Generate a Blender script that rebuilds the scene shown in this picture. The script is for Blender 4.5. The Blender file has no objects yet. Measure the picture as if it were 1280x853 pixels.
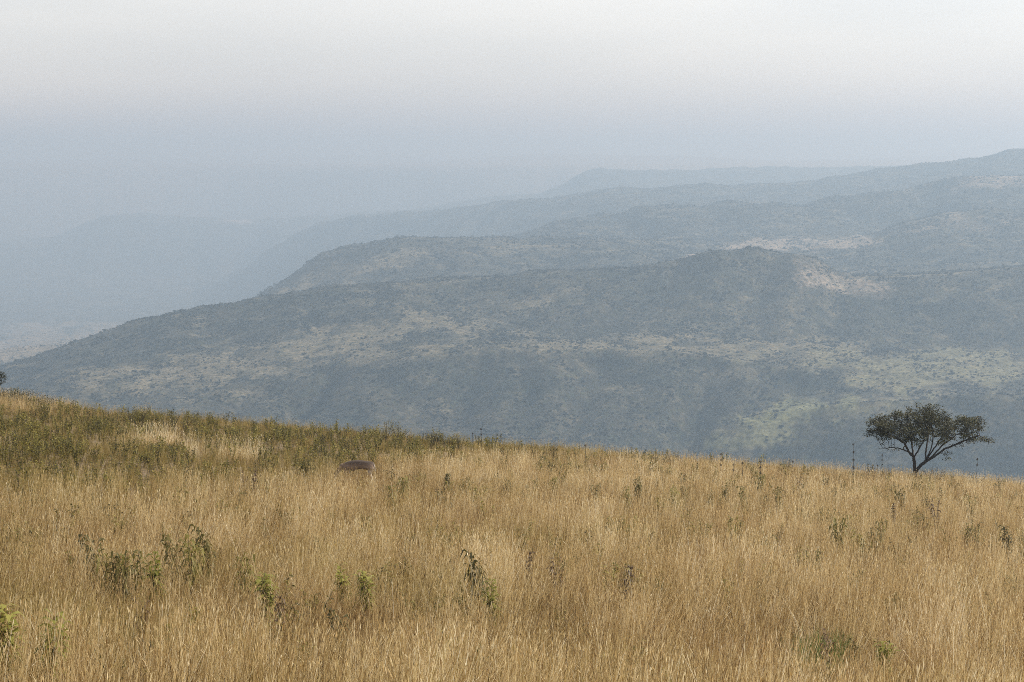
import bpy, math, random
import numpy as np
from mathutils import Vector
R = math.radians
rng = np.random.default_rng(7)
random.seed(7)
S = bpy.context.scene
C = S.collection

# ------------------------------------------------------------------ camera
FPX = 2480.0                      # focal length in pixels of a 1280 px wide frame
PITCH = math.atan(226.5/FPX)      # the true horizon lies well above the middle of the frame
cam = bpy.data.cameras.new('camera'); cam.lens = FPX/1280*36; cam.sensor_width = 36
cam.clip_start = .2; cam.clip_end = 60000
camo = bpy.data.objects.new('camera', cam); C.objects.link(camo)
camo.location = (0, 0, 0); camo.rotation_euler = (R(90)-PITCH, 0, 0)
S.camera = camo

# ------------------------------------------------------------------ sky, sun, exposure
SUN_EL, SUN_AZ = 40.0, 66.0       # azimuth clockwise from the view direction (+Y)
W = bpy.data.worlds.new('World'); S.world = W; W.use_nodes = True
nt = W.node_tree; bg = nt.nodes['Background']
sky = nt.nodes.new('ShaderNodeTexSky'); sky.sky_type = 'NISHITA'; sky.sun_disc = False
sky.sun_elevation = R(SUN_EL); sky.sun_rotation = R(SUN_AZ)
sky.altitude = 1800; sky.air_density = 1.0; sky.dust_density = 7.0; sky.ozone_density = 1.0
veil = nt.nodes.new('ShaderNodeMix'); veil.data_type = 'RGBA'; veil.blend_type = 'MIX'   # an even veil of thin high cloud over the sky
tc = nt.nodes.new('ShaderNodeTexCoord'); mp = nt.nodes.new('ShaderNodeMapping'); mp.inputs['Scale'].default_value = (3, 3, 15); mp.inputs['Rotation'].default_value = (0, R(7), 0)
cn = nt.nodes.new('ShaderNodeTexNoise'); cn.inputs['Scale'].default_value = 1.0; cn.inputs['Detail'].default_value = 5
nt.links.new(tc.outputs['Generated'], mp.inputs[0]); nt.links.new(mp.outputs[0], cn.inputs[0])
cr_ = nt.nodes.new('ShaderNodeValToRGB'); cr_.color_ramp.elements[0].position = .32; cr_.color_ramp.elements[1].position = .68
cr_.color_ramp.elements[0].color = (7.4, 7.0, 6.4, 1); cr_.color_ramp.elements[1].color = (9.7, 9.0, 7.9, 1)
nt.links.new(cn.outputs[0], cr_.inputs[0]); nt.links.new(cr_.outputs[0], veil.inputs[7])
veil.inputs[0].default_value = .55
nt.links.new(sky.outputs[0], veil.inputs[6]); nt.links.new(veil.outputs[2], bg.inputs[0]); bg.inputs[1].default_value = 0.13
sl = bpy.data.lights.new('sun', 'SUN'); sl.energy = 4.6; sl.angle = R(1.5); sl.color = (1, .95, .86)
so = bpy.data.objects.new('sun', sl); C.objects.link(so)
sd = Vector((math.sin(R(SUN_AZ))*math.cos(R(SUN_EL)), math.cos(R(SUN_AZ))*math.cos(R(SUN_EL)), math.sin(R(SUN_EL))))
so.rotation_euler = (-sd).to_track_quat('-Z', 'Y').to_euler()
S.view_settings.view_transform = 'Standard'; S.view_settings.look = 'None'
S.view_settings.exposure = 0.35; S.view_settings.gamma = 1.0
S.render.engine = 'CYCLES'
cy = S.cycles
cy.use_denoising = False; cy.denoiser = 'OPENIMAGEDENOISE'; cy.denoising_input_passes = 'RGB_ALBEDO_NORMAL'; cy.denoising_prefilter = 'NONE'; cy.use_adaptive_sampling = False; cy.pixel_filter_type = 'BLACKMAN_HARRIS'; cy.filter_width = .9
cy.max_bounces = 6; cy.diffuse_bounces = 3; cy.transmission_bounces = 4; cy.volume_bounces = 2; cy.transparent_max_bounces = 4
HAZE_DENSITY = 0.00030; HAZE_COLOR = (.394, .532, .675); HAZE_ABSORB = (.1225, .0324, 0); HAZE_G = 0.40
HAZE_TOP = 200.0

# ------------------------------------------------------------------ helpers
def ray(x, y):
    """pixel of the 1280x853 photograph -> (u, v): sideways and downwards run per metre forward"""
    X = (np.asarray(x, float)-640)/FPX; Y = (np.asarray(y, float)-426.5)/FPX
    c, s = math.cos(PITCH), math.sin(PITCH)
    fwd = c - Y*s
    return X/fwd, (s + Y*c)/fwd

def _hash(ix, iy, seed):
    h = (ix.astype(np.int64)*374761393 + iy.astype(np.int64)*668265263 + seed*1442695041) & 0xffffffff
    h = ((h ^ (h >> 13))*1274126177) & 0xffffffff
    return (h ^ (h >> 16)) & 0xffffffff
def noise(x, y, seed=0):
    x = np.asarray(x, float); y = np.asarray(y, float)
    ix = np.floor(x); iy = np.floor(y); fx = x-ix; fy = y-iy
    def g(a, b):
        t = _hash(ix+a, iy+b, seed)/4294967296.0*2*np.pi
        return np.cos(t)*(fx-a) + np.sin(t)*(fy-b)
    w = lambda t: t*t*t*(t*(t*6-15)+10)
    wx, wy = w(fx), w(fy)
    a = g(0, 0)*(1-wx)+g(1, 0)*wx; b = g(0, 1)*(1-wx)+g(1, 1)*wx
    return (a*(1-wy)+b*wy)*1.5
def fbm(x, y, seed=0, oct=4, gain=.5):
    s = 0; a = 1; f = 1
    for o in range(oct):
        s = s + a*noise(x*f, y*f, seed+o*17); a *= gain; f *= 2.03
    return s
def sstep(a, b, x):
    t = np.clip((np.asarray(x, float)-a)/(b-a), 0, 1); return t*t*(3-2*t)

def mat(name):
    m = bpy.data.materials.new(name); m.use_nodes = True
    n = m.node_tree.nodes; l = m.node_tree.links
    return m, n, l, n['Principled BSDF'], n['Material Output']
def mixc(n, l, fac, a, b, blend='MIX'):
    m = n.new('ShaderNodeMix'); m.data_type = 'RGBA'; m.blend_type = blend
    for i, v in ((0, fac), (6, a), (7, b)):
        if hasattr(v, 'is_linked') or hasattr(v, 'node'): l.new(v, m.inputs[i])
        elif i == 0: m.inputs[0].default_value = v
        else: m.inputs[i].default_value = (*v, 1)
    return m.outputs[2]
def attr(n, name, kind='GEOMETRY'):
    a = n.new('ShaderNodeAttribute'); a.attribute_name = name; a.attribute_type = kind
    return a
def math_(n, l, op, a, b=None, clamp=False):
    m = n.new('ShaderNodeMath'); m.operation = op; m.use_clamp = clamp
    for i, v in ((0, a), (1, b)):
        if v is None: continue
        if hasattr(v, 'node'): l.new(v, m.inputs[i])
        else: m.inputs[i].default_value = v
    return m.outputs[0]
def ramp(n, l, fac, stops):
    r = n.new('ShaderNodeValToRGB'); cr = r.color_ramp
    while len(cr.elements) < len(stops): cr.elements.new(.5)
    for e, (p, c) in zip(cr.elements, stops): e.position = p; e.color = (*c, 1)
    l.new(fac, r.inputs[0]); return r.outputs[0]
def tnoise(n, l, scale, detail=4, vec=None, rough=.55):
    t = n.new('ShaderNodeTexNoise'); t.inputs['Scale'].default_value = scale
    t.inputs['Detail'].default_value = detail; t.inputs['Roughness'].default_value = rough
    if vec is not None: l.new(vec, t.inputs['Vector'])
    return t.outputs[0]
def leafy(m, n, l, p, out, col, trans=.35, rough=.6):
    """thin leaf: diffuse plus light coming through"""
    p.inputs['Roughness'].default_value = rough
    p.inputs['Specular IOR Level'].default_value = .25
    l.new(col, p.inputs['Base Color'])
    t = n.new('ShaderNodeBsdfTranslucent'); l.new(col, t.inputs[0])
    mx = n.new('ShaderNodeMixShader'); mx.inputs[0].default_value = trans
    l.new(p.outputs[0], mx.inputs[1]); l.new(t.outputs[0], mx.inputs[2]); l.new(mx.outputs[0], out.inputs[0])

def np_mesh(name, co, faces_tri=None, faces_quad=None, smooth=False):
    me = bpy.data.meshes.new(name)
    co = np.asarray(co, np.float32)
    nt_ = 0 if faces_tri is None else len(faces_tri); nq = 0 if faces_quad is None else len(faces_quad)
    me.vertices.add(len(co)); me.vertices.foreach_set('co', co.ravel())
    if nt_+nq:
        idx = []
        if nt_: idx.append(np.asarray(faces_tri, np.int32).ravel())
        if nq: idx.append(np.asarray(faces_quad, np.int32).ravel())
        idx = np.concatenate(idx)
        me.loops.add(len(idx)); me.loops.foreach_set('vertex_index', idx)
        st = np.concatenate([np.arange(nt_)*3, nt_*3+np.arange(nq)*4]).astype(np.int32)
        me.polygons.add(nt_+nq); me.polygons.foreach_set('loop_start', st)
        if smooth: me.polygons.foreach_set('use_smooth', np.ones(nt_+nq, bool))
    me.update(calc_edges=True); me.validate()
    return me
def fattr(me, name, vals, typ='FLOAT'):
    a = me.attributes.new(name, typ, 'POINT')
    a.data.foreach_set('vector' if typ == 'FLOAT_VECTOR' else 'value', np.asarray(vals, np.int32 if typ == 'INT' else np.float32).ravel())
def link(name, me, m=None, parent=None):
    o = bpy.data.objects.new(name, me); C.objects.link(o)
    if m is not None and not me.materials: me.materials.append(m)
    if parent is not None: o.parent = parent
    return o
def tag(o, label=None, cat=None, group=None, kind=None):
    for k, v in (('label', label), ('category', cat), ('group', group), ('kind', kind)):
        if v: o[k] = v
    return o
def thing(name, label, cat, loc, rz=0, group=None):
    o = bpy.data.objects.new(name, None); C.objects.link(o); o.empty_display_size = .3
    o.location = loc; o.rotation_euler = (0, 0, rz)
    return tag(o, label, cat, group)
def copy_thing(root):
    r = root.copy(); C.objects.link(r)
    for ch in root.children:
        c = ch.copy(); C.objects.link(c); c.parent = r
        for g in ch.children:
            d = g.copy(); C.objects.link(d); d.parent = c
    return r

# ------------------------------------------------------------------ the meadow: shape of the ground
GH, GB, GA = 5.2, .10, .082       # drop, slope away from the camera, slope to the right
crest_px = np.array([(-420, 440), (-200, 462), (0, 487), (60, 499), (130, 513), (250, 519), (400, 532), (500, 540), (600, 551),
                     (700, 557), (800, 566), (900, 575), (1000, 583), (1150, 592), (1280, 602), (1500, 618), (1800, 640)], float)
cu, cv = ray(crest_px[:, 0], crest_px[:, 1]+13)
CREST = GH/(cv - GB - GA*cu)
def crest_d(u): return np.interp(u, cu, CREST)
def ground_z(x, y):
    x = np.asarray(x, float); y = np.asarray(y, float)
    yy = np.maximum(y, 1)
    u = np.clip(x/yy, -.7, .7)
    plane = -(GH + GB*y + GA*x)
    near = -(2.0 + .205*np.maximum(y, 0) + GA*x*sstep(0, 30, y))
    t = sstep(18, 40, y)
    z = near*(1-t) + plane*t
    d0 = crest_d(u)
    e = np.maximum(y-d0, 0)
    z = z - np.where(e < 100, .002*e*e, 20+.4*(e-100))
    z = z + .10*noise(x/9, y/9, 3) + .05*noise(x/2.5, y/2.5, 5)
    return z
def on_ground(px, py, h, dmin=22.):
    """where a thing h metres tall stands whose top shows at that pixel; returns x, y, z, height"""
    u, v = ray(px, py)
    dc = float(crest_d(u))
    ds = np.linspace(dmin, dc+2, 900)
    gap = (-v*ds) - (ground_z(u*ds, ds)+h)
    k = np.where(gap <= 0)[0]
    hit = (gap[:-1] > 0) != (gap[1:] > 0)
    i = np.where(hit)[0]
    d = ds[i[0]] if len(i) else (dc-1 if gap.min() > 0 else ds[int(np.argmin(np.abs(gap)))])
    z = float(ground_z(u*d, d)); H = -v*d - z
    return float(u*d), float(d), z, float(H)

# ------------------------------------------------------------------ far terrain: feature lines (pixel x, pixel y), each with its own distance
def line(pts): return np.array(pts, float)
L_spur = line([(-600, 600), (300, 565), (700, 570), (840, 572), (862, 556), (890, 536), (950, 518), (1050, 505), (1100, 500), (1200, 498), (1280, 500), (1500, 500), (1900, 510)])
L_dip  = line([(-600, 590), (300, 545), (700, 540), (840, 548), (870, 552), (900, 540), (950, 524), (1050, 510), (1100, 505), (1200, 501), (1280, 500), (1500, 497), (1900, 500)])
L_low  = line([(-600, 600), (-300, 560), (0, 520), (60, 496), (130, 487), (230, 492), (330, 479), (395, 468), (450, 457), (560, 442), (700, 436), (850, 446), (1000, 458), (1100, 464), (1280, 474), (1500, 470), (1900, 470)])
L_bench = line([(-600, 590), (-300, 548), (0, 503), (100, 466), (230, 447), (400, 424), (500, 409), (560, 412), (700, 416), (850, 424), (1000, 432), (1280, 440), (1500, 440), (1900, 440)])
L_one  = line([(-600, 570), (-300, 520), (-100, 480), (0, 463), (22, 456), (100, 427), (200, 397), (300, 377), (400, 361), (450, 352), (560, 346), (640, 343), (700, 339), (800, 333), (880, 322), (940, 316), (985, 320), (1020, 330), (1045, 345), (1075, 351), (1130, 349), (1180, 346), (1240, 339), (1280, 336), (1500, 325), (1900, 310)])
L_two  = line([(-600, 520), (200, 420), (308, 380), (350, 351), (400, 320), (440, 309), (500, 299), (560, 297), (640, 298), (750, 299), (830, 308), (870, 318), (910, 317), (960, 316), (1010, 316), (1040, 315), (1065, 309), (1090, 299), (1130, 281), (1180, 269), (1280, 263), (1500, 250), (1900, 240)])
L_field = line([(-600, 520), (200, 425), (308, 390), (400, 330), (500, 309), (640, 307), (750, 305), (830, 302), (940, 300), (1095, 299), (1130, 290), (1180, 279), (1280, 273), (1500, 262), (1900, 250)])
L_three = line([(-600, 510), (300, 400), (560, 312), (620, 303), (642, 298), (665, 288), (700, 277), (750, 267), (800, 261), (900, 259), (1000, 257), (1050, 247), (1090, 241), (1120, 238), (1150, 232), (1180, 225), (1200, 221), (1280, 216), (1500, 200), (1900, 190)])
L_four = line([(-600, 480), (150, 398), (240, 378), (285, 350), (335, 312), (365, 294), (400, 280), (440, 272), (530, 266), (600, 257), (640, 251), (700, 247), (760, 239), (850, 234), (950, 230), (1050, 223), (1120, 213), (1180, 204), (1230, 193), (1262, 186), (1290, 184), (1500, 170), (1900, 165)])
L_five = line([(-600, 300), (-100, 310), (60, 301), (90, 289), (130, 270), (180, 268), (300, 277), (400, 270), (520, 262), (600, 250), (680, 242), (700, 235), (722, 219), (750, 211), (800, 212), (860, 215), (920, 210), (1000, 212), (1150, 208), (1280, 206), (1500, 204), (1900, 204)])
L_six = line([(-600, 206), (600, 206), (1280, 204), (1900, 203)])

NU = 1300
U = np.linspace(-.46, .46, NU)
def zl(L, d, drop=0):
    u, v = ray(L[:, 0], L[:, 1]); return -np.interp(U, u, v)*d - drop
FLOOR = -335.
def near0(d): return ground_z(U*d, np.full(NU, float(d)))-2
keys = [(385, near0(385)), (800, np.full(NU, FLOOR)), (1400, -ray(640, 622)[1]*1400*np.ones(NU)-6), (1485, zl(L_spur, 1485)), (1555, zl(L_dip, 1555)),
        (1700, zl(L_low, 1700)), (1850, zl(L_bench, 1850)), (2050, zl(L_one, 2050))]
z2350 = np.maximum(zl(L_one, 2350, 25), -240); z2350 = np.where(U < ray(320, 0)[0], np.minimum(z2350, -270), z2350)
keys += [(2350, np.where(U > ray(1000, 0)[0], zl(line([(-600, 360), (1000, 342), (1060, 350), (1280, 342), (1900, 330)]), 2350), z2350)),
         (2800, np.maximum(zl(L_two, 2800), FLOOR)), (3050, np.maximum(zl(L_field, 3050), FLOOR)), (3450, np.maximum(zl(L_three, 3450), FLOOR)),
         (3850, np.maximum(zl(L_three, 3850, 22), FLOOR)), (4700, np.maximum(zl(L_four, 4700), FLOOR)), (5600, np.maximum(zl(L_four, 5600, 60), FLOOR)),
         (7000, np.maximum(zl(L_five, 7000), FLOOR)), (8500, np.maximum(zl(L_five, 8500, 90), FLOOR)), (9000, zl(L_six, 9000)), (15000, np.full(NU, -10.))]
KD = np.array([k[0] for k in keys], float); KZ = np.array([k[1] for k in keys])
def pchip(KD, KZ, d):
    h = np.diff(KD)[:, None]; s = np.diff(KZ, axis=0)/h
    m = np.zeros_like(KZ)
    w1 = 2*h[1:]+h[:-1]; w2 = h[1:]+2*h[:-1]
    ok = s[1:]*s[:-1] > 0
    with np.errstate(divide='ignore', invalid='ignore'):
        hm = (w1+w2)/(w1/s[:-1]+w2/s[1:])
    m[1:-1] = np.where(ok, hm, 0); m[0] = s[0]; m[-1] = s[-1]
    i = np.clip(np.searchsorted(KD, d, side='right')-1, 0, len(KD)-2)
    H = h[i]; t = ((d-KD[i])[:, None])/H
    return (2*t**3-3*t**2+1)*KZ[i] + (t**3-2*t**2+t)*H*m[i] + (-2*t**3+3*t**2)*KZ[i+1] + (t**3-t**2)*H*m[i+1]
def rows(a, b, st): return list(np.linspace(a, b, max(2, int(round((b-a)/st))+1)))[:-1]
D = np.array(rows(385, 1320, 55)+rows(1320, 2100, 5.0)+rows(2100, 2350, 10)+rows(2350, 3850, 9)+rows(3850, 5600, 16)+rows(5600, 8500, 50)+rows(8500, 15000, 200)+[15000.])
Z = pchip(KD, KZ, D)
DD = np.repeat(D[:, None], NU, 1)
fac = 1+sstep(.06, -.18, U)[None, :]*(.42*sstep(2500, 4500, DD)-.22*sstep(4700, 7000, DD))           # towards the left the ranges stand farther off
DD = DD*fac; Z = Z*fac; XX = U[None, :]*DD
fade = sstep(900, 1450, DD)*(1-.999*sstep(8600, 9000, D)[:, None])
far = np.clip(DD/2000, .7, 2.2)
warp = 45*noise(XX/260, DD/260, 40)
gul = 1-np.abs(noise((XX+warp)/170, (DD-.25*XX)/420, 21))*2.2            # spurs and gullies run down the faces
gul2 = 1-np.abs(noise((XX+warp*.5)/62, (DD-.25*XX)/170, 22))*2.2
dz_ = np.gradient(Z, axis=0)/np.gradient(D)[:, None]
steep = sstep(.05, .22, dz_)
slopewin = (.35+.65*steep)
Zn = -fade*slopewin*(11*np.clip(gul, 0, 1)*far + 4.0*np.clip(gul2, 0, 1)) + fade*(5*fbm(XX/240, DD/240, 31, 4)*far + 1.5*fbm(XX/40, DD/40, 33, 3))
Z = Z + Zn + fade*4
Z = Z + (70*np.clip(fbm(XX/2600, DD/2600, 44, 3), -.2, 1))*sstep(9000, 11000, D)[:, None]*sstep(15000, 13500, D)[:, None]
def carve(p0, p1, d0, d1, wid, dep):
    """a ravine between two places on the hillside"""
    global Z
    a = np.array([ray(*p0)[0]*d0, d0]); b = np.array([ray(*p1)[0]*d1, d1])
    ab = b-a; t = np.clip(((XX-a[0])*ab[0]+(DD-a[1])*ab[1])/(ab@ab), 0, 1)
    q = np.hypot(XX-(a[0]+t*ab[0])+6*noise(XX/40, DD/40, 77), DD-(a[1]+t*ab[1]))
    Z = Z - dep*np.exp(-(q/wid)**2)*np.sin(np.pi*np.clip(t*.9+.1, 0, 1))**.5
carve((352, 505), (420, 462), 1610, 1720, 14, 16)
carve((240, 505), (345, 478), 1600, 1700, 16, 10)
carve((800, 560), (900, 470), 1500, 1690, 22, 22)
carve((690, 540), (760, 450), 1540, 1700, 18, 13)
carve((860, 560), (1000, 480), 1510, 1680, 20, 20)
carve((560, 540), (600, 450), 1540, 1700, 18, 10)
carve((700, 425), (880, 335), 1830, 2030, 26, 10)
carve((1030, 400), (1050, 345), 1880, 2060, 22, 12)
carve((1100, 296), (1180, 228), 3060, 3420, 45, 34)
carve((360, 372), (430, 325), 2560, 2780, 40, 26)
HILLZ = Z

# land cover: 0 dark thicket, 1 dry grass; bare pale soil on top of that, and painted haze far off
gx = np.gradient(Z, axis=1)/np.maximum(np.gradient(XX, axis=1), .01)
gy = np.gradient(Z, axis=0)/np.gradient(D)[:, None]
flat = 1-sstep(.08, .30, np.hypot(gx, gy))
DZ = DD+3*Z
cover = .04 + .42*flat*sstep(-.15, .35, fbm(XX/150, DZ/190, 51, 4)) + .16*fbm(XX/60, DZ/60, 52, 3)
soil = np.zeros_like(cover); green = np.zeros_like(cover)
UU = np.repeat(U[None, :], len(D), 0); VV = -Z/DD
def patch(x, y, rx, ry, d0, d1, amt, arr, ang=0, soft=.55):
    """a clearing, told by where it lies on the hill"""
    u, v = ray(x, y); a = (UU-u)*FPX; b = (VV-v)*FPX
    ca, sa = math.cos(R(ang)), math.sin(R(ang))
    p, q = (a*ca+b*sa)/rx, (-a*sa+b*ca)/ry
    r = np.hypot(p, q) + .8*fbm(XX/38/(DD/1800), DZ/50/(DD/1800), 61, 5, .62)
    w = (1-sstep(1-soft, 1+soft, r))*(DD > d0)*(DD < d1)
    arr += amt*w
NR = (1390, 2150)
patch(330, 448, 270, 17, *NR, .75, cover, -12)
patch(470, 420, 90, 14, *NR, .55, cover, -14)
patch(130, 468, 70, 9, *NR, .6, cover, -6)
patch(380, 458, 130, 8, *NR, .45, cover, -8)
patch(620, 436, 160, 9, *NR, .55, cover, -3)
patch(860, 440, 150, 9, *NR, .6, cover, 0)
patch(1020, 430, 90, 9, *NR, .45, cover, 2)
patch(1170, 462, 150, 22, *NR, .85, cover, 0); patch(1170, 462, 150, 22, *NR, .5, green, 0)
patch(960, 530, 75, 20, *NR, .95, cover, -14); patch(960, 530, 80, 24, *NR, .8, green, -14)
patch(1060, 512, 90, 11, *NR, .7, cover, -3); patch(1060, 512, 90, 11, *NR, .6, green, -3)
patch(260, 495, 60, 6, *NR, .4, cover, -5)
patch(620, 395, 60, 14, *NR, .25, cover, -25)
patch(960, 395, 90, 20, *NR, .3, cover, -15)
patch(1010, 338, 26, 16, 1900, 2500, .27, soil, 40); patch(1040, 348, 40, 8, 1900, 2500, .35, soil, 10)
patch(1180, 347, 130, 6, 2060, 2800, .7, cover, -3); patch(1180, 347, 110, 4, 2060, 2800, .35, soil, -3)
patch(1070, 362, 50, 9, *NR, .4, soil, 0)
patch(450, 338, 80, 9, 2200, 2850, .75, cover, -18); patch(400, 348, 50, 8, 2200, 2850, .5, cover, -30)
patch(640, 312, 60, 5, 2200, 2850, .5, cover, -5)
patch(885, 319, 24, 3.5, 2350, 3100, 1.0, soil, -3, .3)
patch(1000, 306, 90, 7, 2700, 3200, .6, soil, -2, .4); patch(1060, 303, 40, 6, 2700, 3200, .8, cover, -4, .4)
patch(1230, 225, 60, 10, 3060, 3700, .55, soil, -3); patch(1200, 280, 70, 9, 2500, 3000, .25, soil, -3)
patch(60, 428, 150, 24, 2700, 5600, .75, cover, -4); patch(60, 428, 150, 20, 2700, 5600, .3, soil, -4)
patch(300, 277, 24, 4, 5600, 8500, .9, soil, 0); patch(385, 279, 14, 4, 4000, 5600, .6, soil, 0)
haze_pale = sstep(8300, 9000, D)[:, None]  # farthest ground painted pale, as if hazed, so the horizon edge melts away
cover = np.maximum(cover, haze_pale); soil = np.maximum(soil, .9*haze_pale)
cover = np.clip(cover, 0, 1); soil = np.clip(soil, 0, 1); green = np.clip(green, 0, 1)

def hill_material():
    m, n, l, p, out = mat('hillside')
    g = n.new('ShaderNodeNewGeometry').outputs['Position']
    nz = tnoise(n, l, .045, 8, g, .72); n2 = tnoise(n, l, .012, 4, g)
    cov = math_(n, l, 'ADD', attr(n, 'cover').outputs['Fac'], math_(n, l, 'MULTIPLY', math_(n, l, 'SUBTRACT', nz, .5), 3.0), True)
    dark = ramp(n, l, n2, [(.3, (.018, .021, .015)), (.7, (.042, .039, .028))])
    dry = ramp(n, l, nz, [(.3, (.070, .063, .040)), (.7, (.15, .13, .085))])
    dry = mixc(n, l, attr(n, 'green').outputs['Fac'], dry, (.115, .118, .06))
    c = mixc(n, l, cov, dark, dry)
    sf = math_(n, l, 'MULTIPLY', attr(n, 'soil').outputs['Fac'], math_(n, l, 'MULTIPLY', math_(n, l, 'SUBTRACT', nz, .25), 2.4), True)
    c = mixc(n, l, sf, c, (.36, .295, .235))
    vo = n.new('ShaderNodeTexVoronoi'); vo.inputs['Scale'].default_value = .16; l.new(g, vo.inputs['Vector'])
    dots = ramp(n, l, vo.outputs['Distance'], [(.22, (1, 1, 1)), (.42, (0, 0, 0))])
    c = mixc(n, l, math_(n, l, 'MULTIPLY', dots, .55), c, (.035, .042, .02))     # low bushes between the bigger ones
    n3 = tnoise(n, l, .22, 4, g, .7)                                          # stony, tufty ground
    c = mixc(n, l, 1.0, c, ramp(n, l, n3, [(.32, (.45, .45, .47)), (.5, (1, 1, 1)), (.68, (1.7, 1.65, 1.55))]), 'MULTIPLY')
    l.new(c, p.inputs['Base Color']); p.inputs['Roughness'].default_value = .95; p.inputs['Specular IOR Level'].default_value = .1
    return m
M_hill = hill_material()
bands = [(385, 2350, 'broad near hillside across the valley with pale grassy benches and dark gullies'),
         (2350, 3050, 'second hill behind, with a round bushy shoulder falling steeply to the valley'),
         (3050, 3850, 'dark middle ridge with small pale fields at its foot'),
         (3850, 5600, 'long hazy ridge climbing to the summit at the right edge'),
         (5600, 15000, 'faint flat topped mountains fading out in the haze')]
for a, b, lab in bands:
    i0 = int(np.argmin(abs(D-a))); i1 = int(np.argmin(abs(D-b)))
    k = slice(i0, i1+1); nr = i1-i0+1
    co = np.stack([XX[k], DD[k], Z[k]], -1).reshape(-1, 3)
    ii = (np.arange(nr-1)[:, None]*NU + np.arange(NU-1)[None, :]).ravel()
    q = np.stack([ii, ii+1, ii+NU+1, ii+NU], 1)
    me = np_mesh('hill', co, None, q, True)
    fattr(me, 'cover', cover[k]); fattr(me, 'soil', soil[k]); fattr(me, 'green', green[k])
    tag(link('hill', me, M_hill), lab, 'hill', kind='structure')

# ------------------------------------------------------------------ meadow ground sheet
xs = np.concatenate([np.linspace(-320, -62, 60), np.linspace(-60, 60, 241), np.linspace(62, 320, 60)])
ys = np.concatenate([np.linspace(-80, -1, 20), np.linspace(0, 150, 301), np.linspace(152, 420, 60)])
GX, GY = np.meshgrid(xs, ys)
co = np.stack([GX, GY, ground_z(GX, GY)], -1).reshape(-1, 3)
ii = (np.arange(len(ys)-1)[:, None]*len(xs) + np.arange(len(xs)-1)[None, :]).ravel()
me = np_mesh('ground', co, None, np.stack([ii, ii+1, ii+len(xs)+1, ii+len(xs)], 1), True)
m, n, l, p, out = mat('dry_earth')
g = n.new('ShaderNodeNewGeometry').outputs['Position']
l.new(ramp(n, l, tnoise(n, l, 3, 6, g), [(.3, (.075, .05, .028)), (.7, (.19, .13, .065))]), p.inputs['Base Color']); p.inputs['Roughness'].default_value = .95
tag(link('ground', me, m), 'sloping earth of the meadow under the dry grass', 'ground', kind='structure')

# ------------------------------------------------------------------ haze: one closed box of even, pale air
zb = float(min(Z.min(), co[:, 2].min()))-1
def box(x0, x1, y0, y1, z0, z1):
    v = [(x, y, z) for x in (x0, x1) for y in (y0, y1) for z in (z0, z1)]
    return v, [(0, 1, 3, 2), (4, 6, 7, 5), (0, 4, 5, 1), (2, 3, 7, 6), (0, 2, 6, 4), (1, 5, 7, 3)]
v_, f_ = box(-11500, 11500, -400, 22500, zb, max(HAZE_TOP, float(Z.max())+3))
me = bpy.data.meshes.new('haze'); me.from_pydata(v_, [], f_)
m, n, l, p, out = mat('haze_air'); n.remove(p)
pv = n.new('ShaderNodeVolumePrincipled'); pv.inputs['Color'].default_value = (*HAZE_COLOR, 1); pv.inputs['Density'].default_value = HAZE_DENSITY
pv.inputs['Absorption Color'].default_value = (*HAZE_ABSORB, 1); pv.inputs['Anisotropy'].default_value = HAZE_G
l.new(pv.outputs[0], out.inputs['Volume'])
tag(link('haze', me, m), 'pale blue haze filling the valley', 'haze', kind='stuff')

# ------------------------------------------------------------------ instanced stuff: one mesh holds the clumps and the places they grow at
def scatter_tree():
    t = bpy.data.node_groups.new('scatter', 'GeometryNodeTree')
    t.interface.new_socket('Geometry', in_out='INPUT', socket_type='NodeSocketGeometry')
    t.interface.new_socket('Geometry', in_out='OUTPUT', socket_type='NodeSocketGeometry')
    N = t.nodes.new; L = t.links.new
    gi = N('NodeGroupInput'); go = N('NodeGroupOutput')
    def na(name, typ):
        a = N('GeometryNodeInputNamedAttribute'); a.data_type = typ; a.inputs['Name'].default_value = name; return a.outputs['Attribute']
    kid = na('kid', 'INT')
    cmp_ = N('FunctionNodeCompare'); cmp_.data_type = 'INT'; cmp_.operation = 'LESS_THAN'
    L(kid, cmp_.inputs[2]); cmp_.inputs[3].default_value = 0
    sep = N('GeometryNodeSeparateGeometry'); sep.domain = 'POINT'
    L(gi.outputs[0], sep.inputs[0]); L(cmp_.outputs[0], sep.inputs['Selection'])
    sp = N('GeometryNodeSplitToInstances'); sp.domain = 'POINT'
    L(sep.outputs[1], sp.inputs[0]); L(kid, sp.inputs['Group ID'])
    ip = N('GeometryNodeInstanceOnPoints'); ip.inputs['Pick Instance'].default_value = True
    L(sep.outputs[0], ip.inputs['Points']); L(sp.outputs[0], ip.inputs['Instance'])
    L(na('pick', 'INT'), ip.inputs['Instance Index'])
    L(na('rot', 'FLOAT_VECTOR'), ip.inputs['Rotation']); L(na('scl', 'FLOAT_VECTOR'), ip.inputs['Scale'])
    L(ip.outputs[0], go.inputs[0])
    return t
SCATTER = scatter_tree()
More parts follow.
